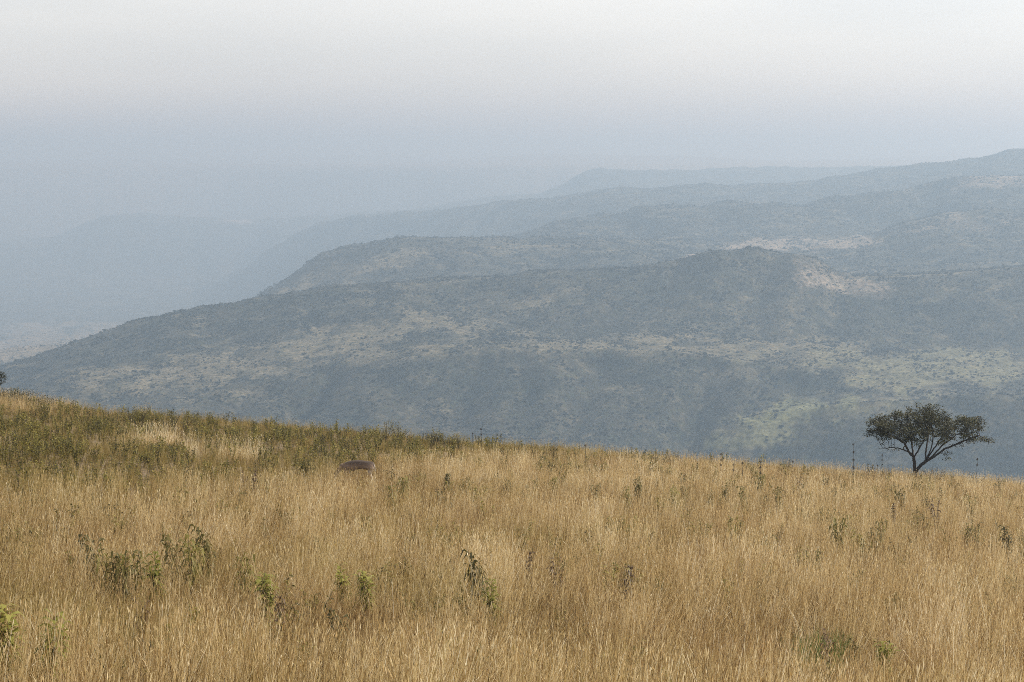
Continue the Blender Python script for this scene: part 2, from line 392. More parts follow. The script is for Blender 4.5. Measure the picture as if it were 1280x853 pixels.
def stuff(name, protos, pts, pick, rot, scl, tint, var, m, label, cat):
    """protos: list of (verts, tris, quads, rnd)"""
    cos, tris, quads, kid, rnd = [], [], [], [], []
    off = 0
    for k, (v, t, q, r) in enumerate(protos):
        cos.append(v); kid.append(np.full(len(v), k)); rnd.append(r)
        if len(t): tris.append(np.asarray(t)+off)
        if len(q): quads.append(np.asarray(q)+off)
        off += len(v)
    npt = len(pts); nv = off
    co = np.concatenate(cos+[pts])
    me = np_mesh(name, co, np.concatenate(tris) if tris else None, np.concatenate(quads) if quads else None)
    z = lambda a, w=1: np.concatenate([np.zeros((nv, w)), np.asarray(a, float).reshape(npt, w)])
    fattr(me, 'kid', np.concatenate(kid+[np.full(npt, -1)]), 'INT')
    fattr(me, 'rnd', np.concatenate(rnd+[np.zeros(npt)]))
    fattr(me, 'pick', z(pick), 'INT'); fattr(me, 'rot', z(rot, 3), 'FLOAT_VECTOR'); fattr(me, 'scl', z(scl, 3), 'FLOAT_VECTOR')
    fattr(me, 'tint', z(tint)); fattr(me, 'var', z(var))
    me.materials.append(m)
    o = link(name, me)
    md = o.modifiers.new('scatter', 'NODES'); md.node_group = SCATTER
    return tag(o, label, cat, kind='stuff')

def ribbon(base, az, lean, length, width, curl, seg, face_az, tip=.15):
    """one blade: leans from the base and bends over towards its tip"""
    t = np.linspace(0, 1, seg+1)
    ang = lean + curl*t**1.6
    ds = length/seg
    r = np.concatenate([[0], np.cumsum(np.sin(ang[:-1])*ds)]); h = np.concatenate([[0], np.cumsum(np.cos(ang[:-1])*ds)])
    c = np.stack([base[0]+r*math.cos(az), base[1]+r*math.sin(az), h], 1)
    w = width*(1-(1-tip)*t**1.3)
    s = np.array([math.cos(face_az), math.sin(face_az), 0])
    v = np.empty((2*(seg+1), 3)); v[0::2] = c-s*w[:, None]/2; v[1::2] = c+s*w[:, None]/2
    i = np.arange(seg)*2
    return v, np.stack([i, i+1, i+3, i+2], 1), c
def tuft(nb, rad, hmin, hmax, wmin, wmax, seg, heads, seed, lean_bias=.12, culms=.24):
    r_ = random.Random(seed)
    V, Q, RN = [], [], []; off = 0
    def add(v, q, rv):
        nonlocal off
        V.append(v); Q.append(q+off); RN.append(np.full(len(v), rv)); off += len(v)
    for b in range(nb):
        a = r_.uniform(0, 2*math.pi); rr = rad*math.sqrt(r_.random())
        base = (rr*math.cos(a), rr*math.sin(a))
        head = r_.random() < heads
        culm = r_.random() < culms
        head = head or (culm and r_.random() < .6)
        L_ = r_.uniform(hmax*.88, hmax*1.35) if culm else r_.uniform(hmin, hmax*.82)
        az = r_.gauss(0, .9) if r_.random() < .55 else r_.uniform(0, 2*math.pi)
        lean = abs(r_.gauss(lean_bias, .14)); curl = abs(r_.gauss(.25, .35)) if not head else abs(r_.gauss(.2, .2))
        if r_.random() < .20: curl += r_.uniform(.5, 1.3)
        w = r_.uniform(wmin, wmax)*(.62 if culm else 1)
        rv = r_.random() if not culm else r_.uniform(.32, .97)
        if culm: curl = abs(r_.gauss(.10, .14)); lean = abs(r_.gauss(lean_bias*.8, .09)) + (r_.uniform(.2, .6) if r_.random() < .22 else 0)
        v, q, c = ribbon(base, az, lean, L_, w, curl, seg, r_.uniform(0, math.pi), .12 if not head else .6)
        add(v, q, rv)
        if head:                                                     # a loose seed head: a narrow spindle of two crossed husks
            p0 = c[-1]; d = c[-1]-c[-2]; d = d/np.linalg.norm(d); hl = r_.uniform(.07, .16); hw = wmax*r_.uniform(.8, 1.3)
            for k in range(2):
                fa = r_.uniform(0, math.pi); s = np.array([math.cos(fa), math.sin(fa), 0])
                pts = np.array([p0-d*.01, p0+d*hl*.4-s*hw*.5, p0+d*hl*.4+s*hw*.5, p0+d*hl])
                add(pts, np.array([[0, 2, 3, 1]]), min(1, rv*.5+.5))
    return np.concatenate(V), np.zeros((0, 3), int), np.concatenate(Q), np.concatenate(RN)

protos = [tuft(32, .22, .35, 1.15, .006, .0125, 4, .12, 100+k, .16) for k in range(5)]
protos += [tuft(36, .28, .35, 1.10, .009, .0155, 3, .12, 200+k, .15) for k in range(4)]
protos += [tuft(40, .36, .38, 1.02, .013, .021, 2, .15, 300+k, .12, .18) for k in range(4)]
protos += [tuft(6, .14, .9, 1.35, .009, .015, 7, .45, 400+k, .55) for k in range(4)]      # long pale stalks that lean out

# parts of the meadow told by where they lie on the slope
def olive_zone(x, y):
    """the olive, herb-rich rise at the back"""
    lim = np.interp(x, [-40, -16, -8, -4, -1, 4, 10, 20, 40], [48, 52, 67, 85, 98, 107, 113, 118, 125])
    bare = sstep(-19, -26, x)*sstep(100, 108, y)
    return (1-.8*bare)*sstep(-9, 10, y-lim+8*noise(x/6, y/9, 91)+5*noise(x/2.2, y/2.2, 92))
def pale_strip(x, y):
    return sstep(.25, 1.0, np.maximum(np.exp(-(((x+15.6)/1.7)**2+((y-86)/3.2)**2)), .95*np.exp(-(((x+11.8)/2.3)**2+((y-83)/2.6)**2))) + .55*noise(x/1.3, y/2, 93))
ZONES = [(12, 24, 10, 0, 5), (24, 48, 18, 0, 5), (48, 82, 11, 5, 9), (82, 150, 7, 9, 13)]
u, v = ray(447, 573); ds = np.linspace(50, 100, 700)
AY = float(ds[int(np.argmin(abs(-v*ds-(ground_z(u*ds, ds)+1.10))))]); AX = float(u*AY)      # where the antelope grazes
TX, TY, TZ, TH = on_ground(1020, 778, .95)                                # where the green tussock grows
P_, K_, T_, V_, SC_ = [], [], [], [], []
for d0, d1, dens, k0, k1 in ZONES:
    hw = .33*d1+3
    n_ = int(2*hw*(d1-d0)*dens)
    x = rng.uniform(-hw, hw, n_); y = rng.uniform(d0, d1, n_)
    keep = (np.abs(x) < .33*y+3) & (y < crest_d(x/y)+9)
    x, y = x[keep], y[keep]; n_ = len(x)
    ol = olive_zone(x, y)*(1-pale_strip(x, y)); ps = pale_strip(x, y)
    patchy = fbm(x/6, y/9, 71, 3); fine = fbm(x/1.6, y/1.6, 72, 2)
    thin = (rng.random(n_) < .35*ol) | (rng.random(n_) < .62*sstep(-.05, .55, fbm(x/.8, y/1.1, 78, 2)))
    nearcrest = sstep(10, 0, crest_d(x/y)-y)
    h = (.66 + .12*sstep(62, 34, y) + .07*patchy + .13*fine)*(1-.12*np.exp(-(((x-AX)/1.5)**2+((y-AY+3.0)/4.0)**2)))*(1-.72*np.exp(-(((x-TX)/.9)**2+((y-TY+1.0)/1.6)**2)))*(1-.32*ol)*(1+.18*ps)*(1-.25*nearcrest*(1-ol)) * rng.uniform(.85, 1.15, n_)
    tint = np.clip(.05 + .28*sstep(.15, .8, fbm(x/4.5, y/6, 73, 3)) + .55*ol + rng.normal(0, .12, n_) + .42*sstep(-.25, .5, fbm(x/6+3, y/8, 74, 3))*sstep(75, 42, y)*sstep(8, -8, x), 0, 1)
    var = np.clip(.52 + .12*patchy + .22*fine + .30*ps - .10*ol + rng.normal(0, .10, n_), 0, 1)
    kk = rng.integers(k0, k1, n_)
    stalk = (y > 29) & (rng.random(n_) < (.07 if d1 < 50 else .04 if d1 < 90 else .012))
    kk = np.where(stalk, rng.integers(13, 17, n_), kk)
    tint = np.where(stalk, tint*.2, tint); var = np.where(stalk, np.clip(var+.35, 0, 1), var)
    m_ = ~thin
    P_.append(np.stack([x, y, ground_z(x, y)-.02], 1)[m_]); K_.append(kk[m_]); T_.append(tint[m_]); V_.append(var[m_])
    SC_.append(np.stack([h*rng.uniform(.9, 1.1, n_), h*rng.uniform(.9, 1.1, n_), h], 1)[m_])
P_, K_, T_, V_, SC_ = map(np.concatenate, (P_, K_, T_, V_, SC_))
ROT = np.stack([rng.normal(0, .09, len(P_)), rng.normal(.07, .11, len(P_)), rng.normal(0, .9, len(P_))], 1)

def grass_material():
    m, n, l, p, out = mat('dry_grass')
    rnd = attr(n, 'rnd').outputs['Fac']; tint = attr(n, 'tint', 'INSTANCER').outputs['Fac']; var = attr(n, 'var', 'INSTANCER').outputs['Fac']
    f = math_(n, l, 'ADD', math_(n, l, 'MULTIPLY', rnd, .92), math_(n, l, 'MULTIPLY', math_(n, l, 'SUBTRACT', var, .57), .85), True)
    dry = ramp(n, l, f, [(0, (.036, .018, .005)), (.30, (.150, .086, .028)), (.54, (.43, .288, .118)), (.78, (.75, .595, .315)), (1, (.95, .86, .63))])
    grn = ramp(n, l, f, [(0, (.036, .026, .004)), (.45, (.185, .145, .026)), (.8, (.38, .285, .075)), (1, (.60, .47, .20))])
    gp = n.new('ShaderNodeNewGeometry').outputs['Position']                    # patches of a redder grass among the straw
    rf = math_(n, l, 'MULTIPLY', math_(n, l, 'SUBTRACT', tnoise(n, l, .33, 4, gp, .6), .47), 3.2, True)
    dry = mixc(n, l, math_(n, l, 'MULTIPLY', rf, .62), dry, mixc(n, l, .5, dry, (.34, .155, .055)))
    c = mixc(n, l, math_(n, l, 'MULTIPLY', tint, math_(n, l, 'ADD', math_(n, l, 'MULTIPLY', rnd, .6), .7), True), dry, grn)
    leafy(m, n, l, p, out, c, .42, .5)
    return m
stuff('grass', protos, P_, K_, ROT, SC_, T_, V_, grass_material(), 'tall dry straw coloured grass covering the whole meadow', 'grass')

# ------------------------------------------------------------------ leaf shapes for herbs, bushes and trees
def leaf_quads(pts, dirs, length, width, droop, r_):
    """lance-shaped leaves, folded once so that they bend over; returns verts, quads+tris"""
    V = []; T = []
    for p, d in zip(pts, dirs):
        d = np.array(d, float); d /= np.linalg.norm(d)+1e-9
        s = np.cross(d, (0, 0, 1)); s /= np.linalg.norm(s)+1e-9
        L_ = length*r_.uniform(.7, 1.25); w = width*r_.uniform(.7, 1.25)/2
        roll = r_.uniform(-.6, .6); up = np.cross(s, d); s = s*math.cos(roll)+up*math.sin(roll)
        mid = p + d*L_*.45; tip = p + d*L_*.85 + np.array([0, 0, -droop*L_*r_.uniform(.5, 1.3)])
        b = len(V)
        V += [p, mid-s*w, mid+s*w, tip]; T += [(b, b+1, b+2), (b+1, b+3, b+2)]
    return np.array(V), np.array(T)
def tube_np(path, radii, sides=6):
    path = np.asarray(path, float); V = []; Q = []
    for i, p in enumerate(path):
        d = path[min(i+1, len(path)-1)]-path[max(i-1, 0)]; d /= np.linalg.norm(d)+1e-9
        a = np.cross(d, (0, 1, .13)); a /= np.linalg.norm(a)+1e-9; b = np.cross(d, a)
        for k in range(sides):
            t = 2*math.pi*k/sides; V.append(p + radii[i]*(a*math.cos(t)+b*math.sin(t)))
    for i in range(len(path)-1):
        for k in range(sides):
            k2 = (k+1) % sides
            Q.append((i*sides+k, i*sides+k2, (i+1)*sides+k2, (i+1)*sides+k))
    V.append(path[-1]); c = len(V)-1; e = (len(path)-1)*sides
    T = [(e+k, e+(k+1) % sides, c) for k in range(sides)]
    return np.array(V), np.array(T), np.array(Q)
class MB:
    def __init__(s): s.V, s.T, s.Q, s.n = [], [], [], 0
    def add(s, v, t=None, q=None):
        if t is not None and len(t): s.T.append(np.asarray(t)+s.n)
        if q is not None and len(q): s.Q.append(np.asarray(q)+s.n)
        s.V.append(np.asarray(v)); s.n += len(v)
    def mesh(s, name, smooth=False):
        return np_mesh(name, np.concatenate(s.V), np.concatenate(s.T) if s.T else None, np.concatenate(s.Q) if s.Q else None, smooth)
    def proto(s, rnd):
        return (np.concatenate(s.V), np.concatenate(s.T) if s.T else np.zeros((0, 3), int), np.concatenate(s.Q) if s.Q else np.zeros((0, 4), int), rnd)

def leaf_mat(name, stops, trans=.3, scale=6.):
    m, n, l, p, out = mat(name)
    ob = n.new('ShaderNodeTexCoord').outputs['Object']; oi = n.new('ShaderNodeObjectInfo').outputs['Random']
    f = math_(n, l, 'ADD', tnoise(n, l, scale, 3, ob, .7), math_(n, l, 'MULTIPLY', math_(n, l, 'SUBTRACT', oi, .5), .3), True)
    leafy(m, n, l, p, out, ramp(n, l, f, stops), trans)
    return m
def bark(name, a, b, sc=8):
    m, n, l, p, out = mat(name)
    ob = n.new('ShaderNodeTexCoord').outputs['Object']
    l.new(ramp(n, l, tnoise(n, l, sc, 5, ob, .7), [(.3, a), (.7, b)]), p.inputs['Base Color']); p.inputs['Roughness'].default_value = .9
    return m
M_herb = leaf_mat('herb_leaf', [(.25, (.045, .038, .010)), (.5, (.12, .10, .024)), (.75, (.24, .19, .055))])
M_lime = leaf_mat('lime_leaf', [(.25, (.095, .096, .015)), (.5, (.20, .195, .033)), (.75, (.33, .30, .07))], .4)
M_green = leaf_mat('green_blade', [(.25, (.08, .11, .025)), (.5, (.17, .21, .05)), (.75, (.33, .36, .13))], .4)
M_brown = leaf_mat('withered_leaf', [(.25, (.05, .028, .014)), (.5, (.10, .06, .03)), (.75, (.18, .11, .05))], .2)
M_dark = leaf_mat('bush_leaf', [(.25, (.014, .016, .006)), (.5, (.03, .032, .011)), (.75, (.06, .058, .02))], .2)
M_stem = bark('herb_stem', (.06, .045, .018), (.14, .10, .04), 20)
M_spike = bark('dry_spike', (.03, .022, .014), (.08, .058, .035), 20)

def herb_meshes(seed, nst, H, spread, pairs, leaf, wid, droop):
    r_ = random.Random(seed); st = MB(); lf = MB()
    for s_ in range(nst):
        a = r_.uniform(0, 6.28); k = r_.uniform(.2, 1)*spread; h = H*r_.uniform(.72, 1.0) if s_ else H
        path = [np.array([k*t**1.4*math.cos(a), k*t**1.4*math.sin(a), h*t]) + np.array([r_.gauss(0, .008), r_.gauss(0, .008), 0]) for t in np.linspace(0, 1, 6)]
        v, t, q = tube_np(path, np.linspace(.008, .003, 6), 5); st.add(v, t, q)
        pts, dirs = [], []
        for j in range(pairs):
            t_ = .36+.64*(j+.3)/pairs; i = min(int(t_*5), 4); f = t_*5-i
            p0 = path[i]*(1-f)+path[i+1]*f; az = r_.uniform(0, 6.28)
            for m_ in range(3):
                aa = az+m_*2.09+r_.gauss(0, .3)
                pts.append(p0); dirs.append((math.cos(aa), math.sin(aa), r_.uniform(.1, .9)))
        v, t = leaf_quads(pts, dirs, leaf*(1.1-.0*nst), wid, droop, r_); lf.add(v, t)
    return st.mesh('stem'), lf.mesh('foliage')
def make_herb(label, seed, lm, nst=4, H=1.1, spread=.28, pairs=8, leaf=.21, wid=.045, droop=.85, name='leafy_herb', cat='plant'):
    a, b = herb_meshes(seed, nst, H, spread, pairs, leaf, wid, droop)
    t = thing(name, label, cat, (0, 0, 0))
    link('stem', a, M_stem, t); link('foliage', b, lm, t)
    t['H'] = H
    return t
def make_spike(seed, H, balls):
    r_ = random.Random(seed)
    t = thing('spiked_stalk', 'x', 'plant', (0, 0, 0))
    lean = r_.gauss(0, .04)
    path = [np.array([lean*z+r_.gauss(0, .006), r_.gauss(0, .006), z]) for z in np.linspace(0, H, 7)]
    v, q1, q2 = tube_np(path, np.linspace(.014, .006, 7), 5); b = MB(); b.add(v, q1, q2)
    link('stem', b.mesh('stem'), M_spike, t)
    for j in range(balls):                                            # whorls of dry calyces round the stem
        z = H*(1-.02-.17*j) if balls > 1 else H*.97
        bm = MB(); pts, dirs = [], []
        for k in range(46):
            d = np.array([r_.gauss(0, 1), r_.gauss(0, 1), r_.gauss(0, .7)]); d /= np.linalg.norm(d)
            pts.append(np.array([lean*z, 0, z])+d*.012); dirs.append(d)
        v, tt = leaf_quads(pts, dirs, .065*(1+.12*j), .022, .05, r_); bm.add(v, tt)
        link('seed_whorl', bm.mesh('seed_whorl'), M_spike, t)
    t['H'] = H
    return t
def make_shrub(name, seed, rx, h, nleaf, lm, leaf=.06, cat='shrub', twigs=9):
    r_ = random.Random(seed); st = MB(); lf = MB(); pts, dirs = [], []
    for s_ in range(twigs):
        a = r_.uniform(0, 6.28); k = rx*r_.uniform(.3, .95); hh = h*r_.uniform(.6, 1)*(1-.35*(k/rx)**2)
        path = [np.array([k*t*math.cos(a), k*t*math.sin(a), hh*t**.8]) for t in np.linspace(0, 1, 5)]
        v, t, q = tube_np(path, np.linspace(.014, .004, 5), 5); st.add(v, t, q)
        for i in range(nleaf//twigs):
            f = r_.random()**.6*4; j = min(int(f), 3); p0 = path[j]*(1-(f-j))+path[j+1]*(f-j)
            pts.append(p0+np.array([r_.gauss(0, rx*.14), r_.gauss(0, rx*.14), abs(r_.gauss(0, h*.10))])); dirs.append((r_.gauss(0, 1), r_.gauss(0, 1), r_.uniform(-.1, .9)))
    v, t = leaf_quads(pts, dirs, leaf, leaf*.5, .2, r_); lf.add(v, t)
    t = thing(name, 'x', cat, (0, 0, 0)); link('stem', st.mesh('stem'), M_spike, t); link('foliage', lf.mesh('foliage'), lm, t)
    t['H'] = h
    return t
USED = set()
def put(proto, px, py, h, label, rz=None, group=None):
    """stand a plant on the slope so that its tip shows at that place of the photograph; true height h in metres"""
    o = proto if proto.name not in USED else copy_thing(proto)
    USED.add(proto.name); USED.add(o.name)
    x, y, z, H = on_ground(px, py, h)
    s = H/proto['H']
    o.location = (x, y, z-.01); o.scale = (s*random.uniform(.92, 1.08),)*2+(s,); o.rotation_euler = (0, 0, random.uniform(0, 6.28) if rz is None else rz)
    o['label'] = label
    if group: o['group'] = group
    return o
M_olive = leaf_mat('olive_leaf', [(.25, (.075, .066, .014)), (.5, (.18, .155, .035)), (.75, (.32, .265, .085))], .4)
HA = [make_herb('x', 11+k, (M_herb, M_olive, M_herb, M_olive)[k], nst=3+k % 3, H=1.15, spread=.25+.08*(k % 2)) for k in range(4)]
HL = [make_herb('x', 31+k, M_lime, nst=5, H=1.05, spread=.20, pairs=10, leaf=.2, wid=.055, droop=.45) for k in range(2)]
HB = [make_herb('x', 41+k, M_brown, nst=3, H=1.05, spread=.22, pairs=8, leaf=.13, wid=.05, droop=.7, name='withered_herb') for k in range(2)]
G_front = 'leafy herbs in the near grass'; G_mid = 'herbs scattered in the middle of the meadow'; G_crest = 'herbs and bushes along the crest'
for pr, px, py, h, lab in [
    (HA[0], 113, 664, 1.15, 'dark curled herb in the near grass, first on the left of a long straggling clump'),
    (HA[1], 140, 684, 1.1, 'low dark herb beside the first curled one at the left end of the clump'),
    (HA[2], 152, 685, 1.1, 'small drooping herb with two dark leaves, left of the pale green middle of the clump'),
    (HA[3], 178, 683, 1.1, 'grey green herb in the middle of the straggling clump'),
    (HL[0], 196, 690, 1.05, 'yellow green herb low in the straggling clump between darker ones'),
    (HA[0], 216, 664, 1.2, 'arching dark herb left of the tallest plant of the clump'),
    (HA[1], 238, 668, 1.2, 'olive herb touching the tallest plant of the straggling clump'),
    (HA[2], 258, 654, 1.3, 'tallest dark leafy herb at the right end of the straggling clump'),
    (HA[3], 298, 690, 1.0, 'thin olive herb alone to the right of the straggling clump'),
    (HL[1], 8, 752, 1.1, 'bright yellow green herb at the left edge of the near grass'),
    (HL[0], 62, 764, 1.0, 'narrow lime green herb near the lower left corner'),
    (HL[1], 334, 716, 1.0, 'bright lime herb under the long pale leaning stalk'),
    (HB[0], 352, 742, 1.0, 'withered dark herb just right of the bright lime herb'),
    (HB[1], 172, 744, .9, 'withered brown herb below the middle of the straggling clump'),
    (HL[0], 428, 704, .9, 'faint lime sprig in the near grass left of a brighter green one'),
    (HL[1], 458, 712, .95, 'green sprig with rounded leaves in the near grass, below the antelope'),
    (HA[0], 424, 758, .9, 'short dark herb between dense straw, lower than the green sprigs'),
    (HA[2], 599, 686, 1.3, 'lone tall dark herb with hooked leaves in the middle of the near grass'),
    (HL[0], 617, 724, .95, 'small bluish green herb at the foot of the lone tall dark herb'),
    (HB[0], 661, 688, .95, 'small withered herb right of the lone tall dark herb'),
    (HB[1], 697, 694, .9, 'withered herb right of another, near the middle of the meadow'),
    (HB[0], 786, 706, .95, 'thin brown sprig standing alone right of the middle in near grass'),
    (HA[1], 1049, 642, 1.15, 'green leafy herb with dark top, below the lone acacia to its left'),
    (HA[3], 1097, 648, .95, 'faint olive herb directly below the lone acacia'),
    (HB[1], 1171, 624, 1.2, 'dark withered herb with long hanging leaves, below the right of the acacia'),
    (HA[2], 1262, 657, 1.1, 'dark and lime herb at the right edge of the meadow'),
    (HA[0], 1128, 610, 1.1, 'dark herb below the acacia, close to the crest'),
    (HB[0], 1116, 628, .9, 'small dark withered sprig below the acacia trunk'),
    (HB[1], 1030, 783, .9, 'withered brown sprig standing behind the green tussock'),
    (HL[1], 1105, 800, .8, 'small green sprig right of the green tussock in the near grass')]:
    put(pr, px, py, h+.16, lab, group=G_front)
for pr, px, py, h, lab in [
    (HA[1], 505, 592, 1.2, 'dark bushy herb right of the antelope'),
    (HA[3], 492, 604, 1.1, 'olive herb leaning on the dark bushy one, right of the antelope'),
    (HA[0], 556, 590, 1.1, 'spreading olive herb further right of the antelope'),
    (HB[0], 548, 610, .9, 'low brown herb under the spreading olive herb'),
    (HB[1], 303, 586, 1.0, 'dark brown seeding herb left of the antelope'),
    (HB[0], 318, 587, 1.0, 'dark brown seeding herb touching its twin on the right side'),
    (HA[2], 635, 598, 1.0, 'faint olive herb left of the middle pair of herbs'),
    (HA[1], 693, 594, 1.0, 'olive clump in the dry grass behind the lone hooked herb'),
    (HA[0], 745, 604, 1.0, 'faint dark herb left of the tall pair in mid meadow'),
    (HA[2], 797, 594, 1.2, 'taller of a pair of dark upright herbs in mid meadow'),
    (HA[3], 783, 608, 1.1, 'shorter of a pair of dark upright herbs in mid meadow'),
    (HA[1], 842, 606, 1.2, 'dark herb with flat spreading top, right of the upright pair'),
    (HA[0], 854, 606, .95, 'small curled herb beside the flat topped dark herb'),
    (HA[2], 906, 604, 1.1, 'first olive herb of a loose row left of the acacia'),
    (HA[3], 931, 606, 1.15, 'second dark herb of the loose row, with arching leaves'),
    (HA[1], 950, 588, 1.3, 'tallest green herb of the loose row, with rounded leaves'),
    (HA[0], 976, 608, 1.2, 'dark herb at the right end of the loose row'),
    (HB[1], 1000, 594, 1.0, 'thin brown herb behind the loose row, close to the crest'),
    (HA[2], 888, 614, .9, 'low faint herb in front of the loose row')]:
    put(pr, px, py, h, lab, group=G_mid)
# one bright tussock of green grass
r_ = random.Random(5); tv, tt_, tq, tr = tuft(340, .42, .4, .95, .009, .016, 4, 0, 999, .3, 0)
tus = thing('grass_tussock', 'bright green grass tussock in the near grass at lower right', 'plant', (0, 0, 0))
link('foliage', np_mesh('foliage', tv, None, tq), M_green, tus); tus['H'] = .8
tus.location = (TX, TY, TZ); tus.scale = (1.3, 1.3, 1.25)
# tall dry stalks with whorls
SP = [make_spike(61, 2.2, 4), make_spike(62, 1.5, 3), make_spike(63, 1.2, 1), make_spike(64, 1.5, 2)]
for pr, px, py, h, lab in [
    (SP[0], 1068, 554, 2.3, 'tallest dark spiked stalk standing left of the acacia against the hill'),
    (SP[1], 1103, 568, 1.6, 'dark stalk with three round whorls just left of the acacia'),
    (SP[2], 1096, 581, 1.2, 'short stalk with a single round head left of the acacia'),
    (SP[3], 1221, 573, 1.6, 'dark stalk with two round whorls right of the acacia'),
    (SP[1], 902, 567, 1.5, 'dark whorled stalk on the crest, where the bright green spur begins'),
    (SP[3], 915, 580, 1.4, 'whorled stalk just right and lower than the stalk on the crest'),
    (SP[2], 928, 578, 1.3, 'single headed stalk third in a row left of the acacia'),
    (SP[1], 951, 576, 1.5, 'whorled stalk above the tallest green herb of the loose row'),
    (SP[2], 992, 576, 1.3, 'thin single headed stalk on the crest midway to the acacia'),
    (SP[2], 732, 556, 1.3, 'single headed stalk on the crest beside a round dark bush'),
    (SP[3], 602, 536, 1.5, 'thin dark stalk on the crest at the end of the dark bushes'),
    (SP[2], 590, 541, 1.3, 'small stalk on the crest just left of the thin dark one')]:
    put(pr, px, py, h, lab, group='tall spiked stalks')
# bushes on the crest
SH = [make_shrub('dark_bush', 71, .55, .75, 520, M_herb), make_shrub('dark_bush', 72, .8, .7, 700, M_herb), make_shrub('dark_bush', 73, .7, .6, 600, M_dark)]
DB = make_shrub('dry_bush', 74, 1.1, 1.0, 500, M_brown, .05, twigs=26)
for pr, px, py, h, lab in [
    (SH[0], 143, 511, .95, 'green bush on the crest, first from the left of three'),
    (SH[1], 160, 508, 1.0, 'wide bright green bush on the crest beside the tall green one'),
    (SH[0], 175, 506, 1.15, 'tall pointed green bush on the crest at the left'),
    (SH[0], 216, 514, 1.0, 'narrow dark bush on the crest, left of a close pair'),
    (SH[1], 230, 517, .95, 'low dark green bush on the crest next to the narrow one'),
    (SH[0], 483, 525, 1.1, 'dark pointed bush on the crest above the antelope'),
    (SH[0], 497, 527, 1.05, 'dark bush on the crest just right of the pointed one'),
    (SH[1], 538, 537, 1.0, 'left one of the dark bushes grouped on the middle crest'),
    (SH[2], 548, 538, 1.0, 'very dark bush in the group on the middle crest'),
    (SH[1], 562, 540, .95, 'wide dark bush in the group on the middle crest'),
    (SH[0], 574, 542, .95, 'right one of the dark bushes grouped on the middle crest'),
    (SH[0], 648, 549, .9, 'small olive bush on the crest above the near pale grass'),
    (SH[0], 690, 554, .9, 'small olive bush in pale grass right of another on the crest'),
    (SH[2], 824, 567, .75, 'low dark brown bush on the crest, wider than tall'),
    (SH[0], 840, 563, .9, 'small dark bush standing up right of the low brown one'),
    (SH[2], 1218, 593, .8, 'low dark bush at the foot of the whorled stalk right of the acacia'),
    (SH[2], 198, 582, .5, 'small very dark bush low in the grass at left'),
    (DB, 1172, 582, 1.0, 'dry brown twiggy bush right behind the acacia trunk')]:
    put(pr, px, py, h, lab, group=G_crest)

# ------------------------------------------------------------------ undergrowth: small herbs nobody could count on the olive rise
def sprig(seed, h=.7):
    r_ = random.Random(seed); b = MB(); rn = []
    for s_ in range(4):
        a = r_.uniform(0, 6.28); k = r_.uniform(.05, .25); hh = h*r_.uniform(.6, 1.1)
        path = [np.array([k*t*math.cos(a), k*t*math.sin(a), hh*t]) for t in np.linspace(0, 1, 4)]
        v, t, q = tube_np(path, [.009, .008, .006, .005], 3); b.add(v, t, q); rn.append(np.full(len(v), .2))
        pts, dirs = [], []
        for j in range(14):
            f = 1.0+2*r_.random(); i = min(int(f), 2); pts.append(path[i]*(1-f+i)+path[i+1]*(f-i)); aa = r_.uniform(0, 6.28); dirs.append((math.cos(aa), math.sin(aa), r_.uniform(0, 1)))
        v, t = leaf_quads(pts, dirs, .11, .055, .4, r_); b.add(v, t); rn.append(np.repeat([r_.random() for _ in range(len(v)//4)], 4))
    return b.proto(np.concatenate(rn))
n_ = 40000
y = rng.uniform(24, 135, n_); x = rng.uniform(-48, 46, n_)
ol = olive_zone(x, y)*(1-pale_strip(x, y)); mid = .05 + .34*sstep(.25, .8, fbm(x/4.5, y/6, 73, 3))
clump = sstep(-.25, .45, fbm(x/3.2, y/4, 81, 3))
rightfade = 1-.93*sstep(-6, 4, x)
keep = (rng.random(n_) < np.maximum(ol*clump*.55*rightfade, mid + .13*sstep(62, 42, y)*sstep(3, -8, x)*sstep(-.2, .5, fbm(x/3+9, y/4, 75, 3)))) & (np.abs(x) < .33*y+3) & (y < crest_d(x/y)+3)
x, y = x[keep], y[keep]; n_ = len(x)
h = rng.uniform(.75, 1.3, n_)
m, n, l, p, out = mat('undergrowth_leaf')
f = math_(n, l, 'ADD', math_(n, l, 'MULTIPLY', attr(n, 'rnd').outputs['Fac'], .6), math_(n, l, 'MULTIPLY', attr(n, 'var', 'INSTANCER').outputs['Fac'], .45), True)
leafy(m, n, l, p, out, ramp(n, l, f, [(0, (.026, .021, .004)), (.4, (.090, .077, .010)), (.75, (.20, .17, .026)), (1, (.36, .30, .08))]), .35)
stuff('undergrowth', [sprig(500+k) for k in range(6)], np.stack([x, y, ground_z(x, y)-.02], 1), rng.integers(0, 6, n_),
      np.stack([np.zeros(n_), np.zeros(n_), rng.uniform(0, 6.28, n_)], 1), np.stack([h, h, h], 1), np.zeros(n_), rng.random(n_), m,
      'olive green herbs growing thickly on the rise at the left', 'undergrowth')

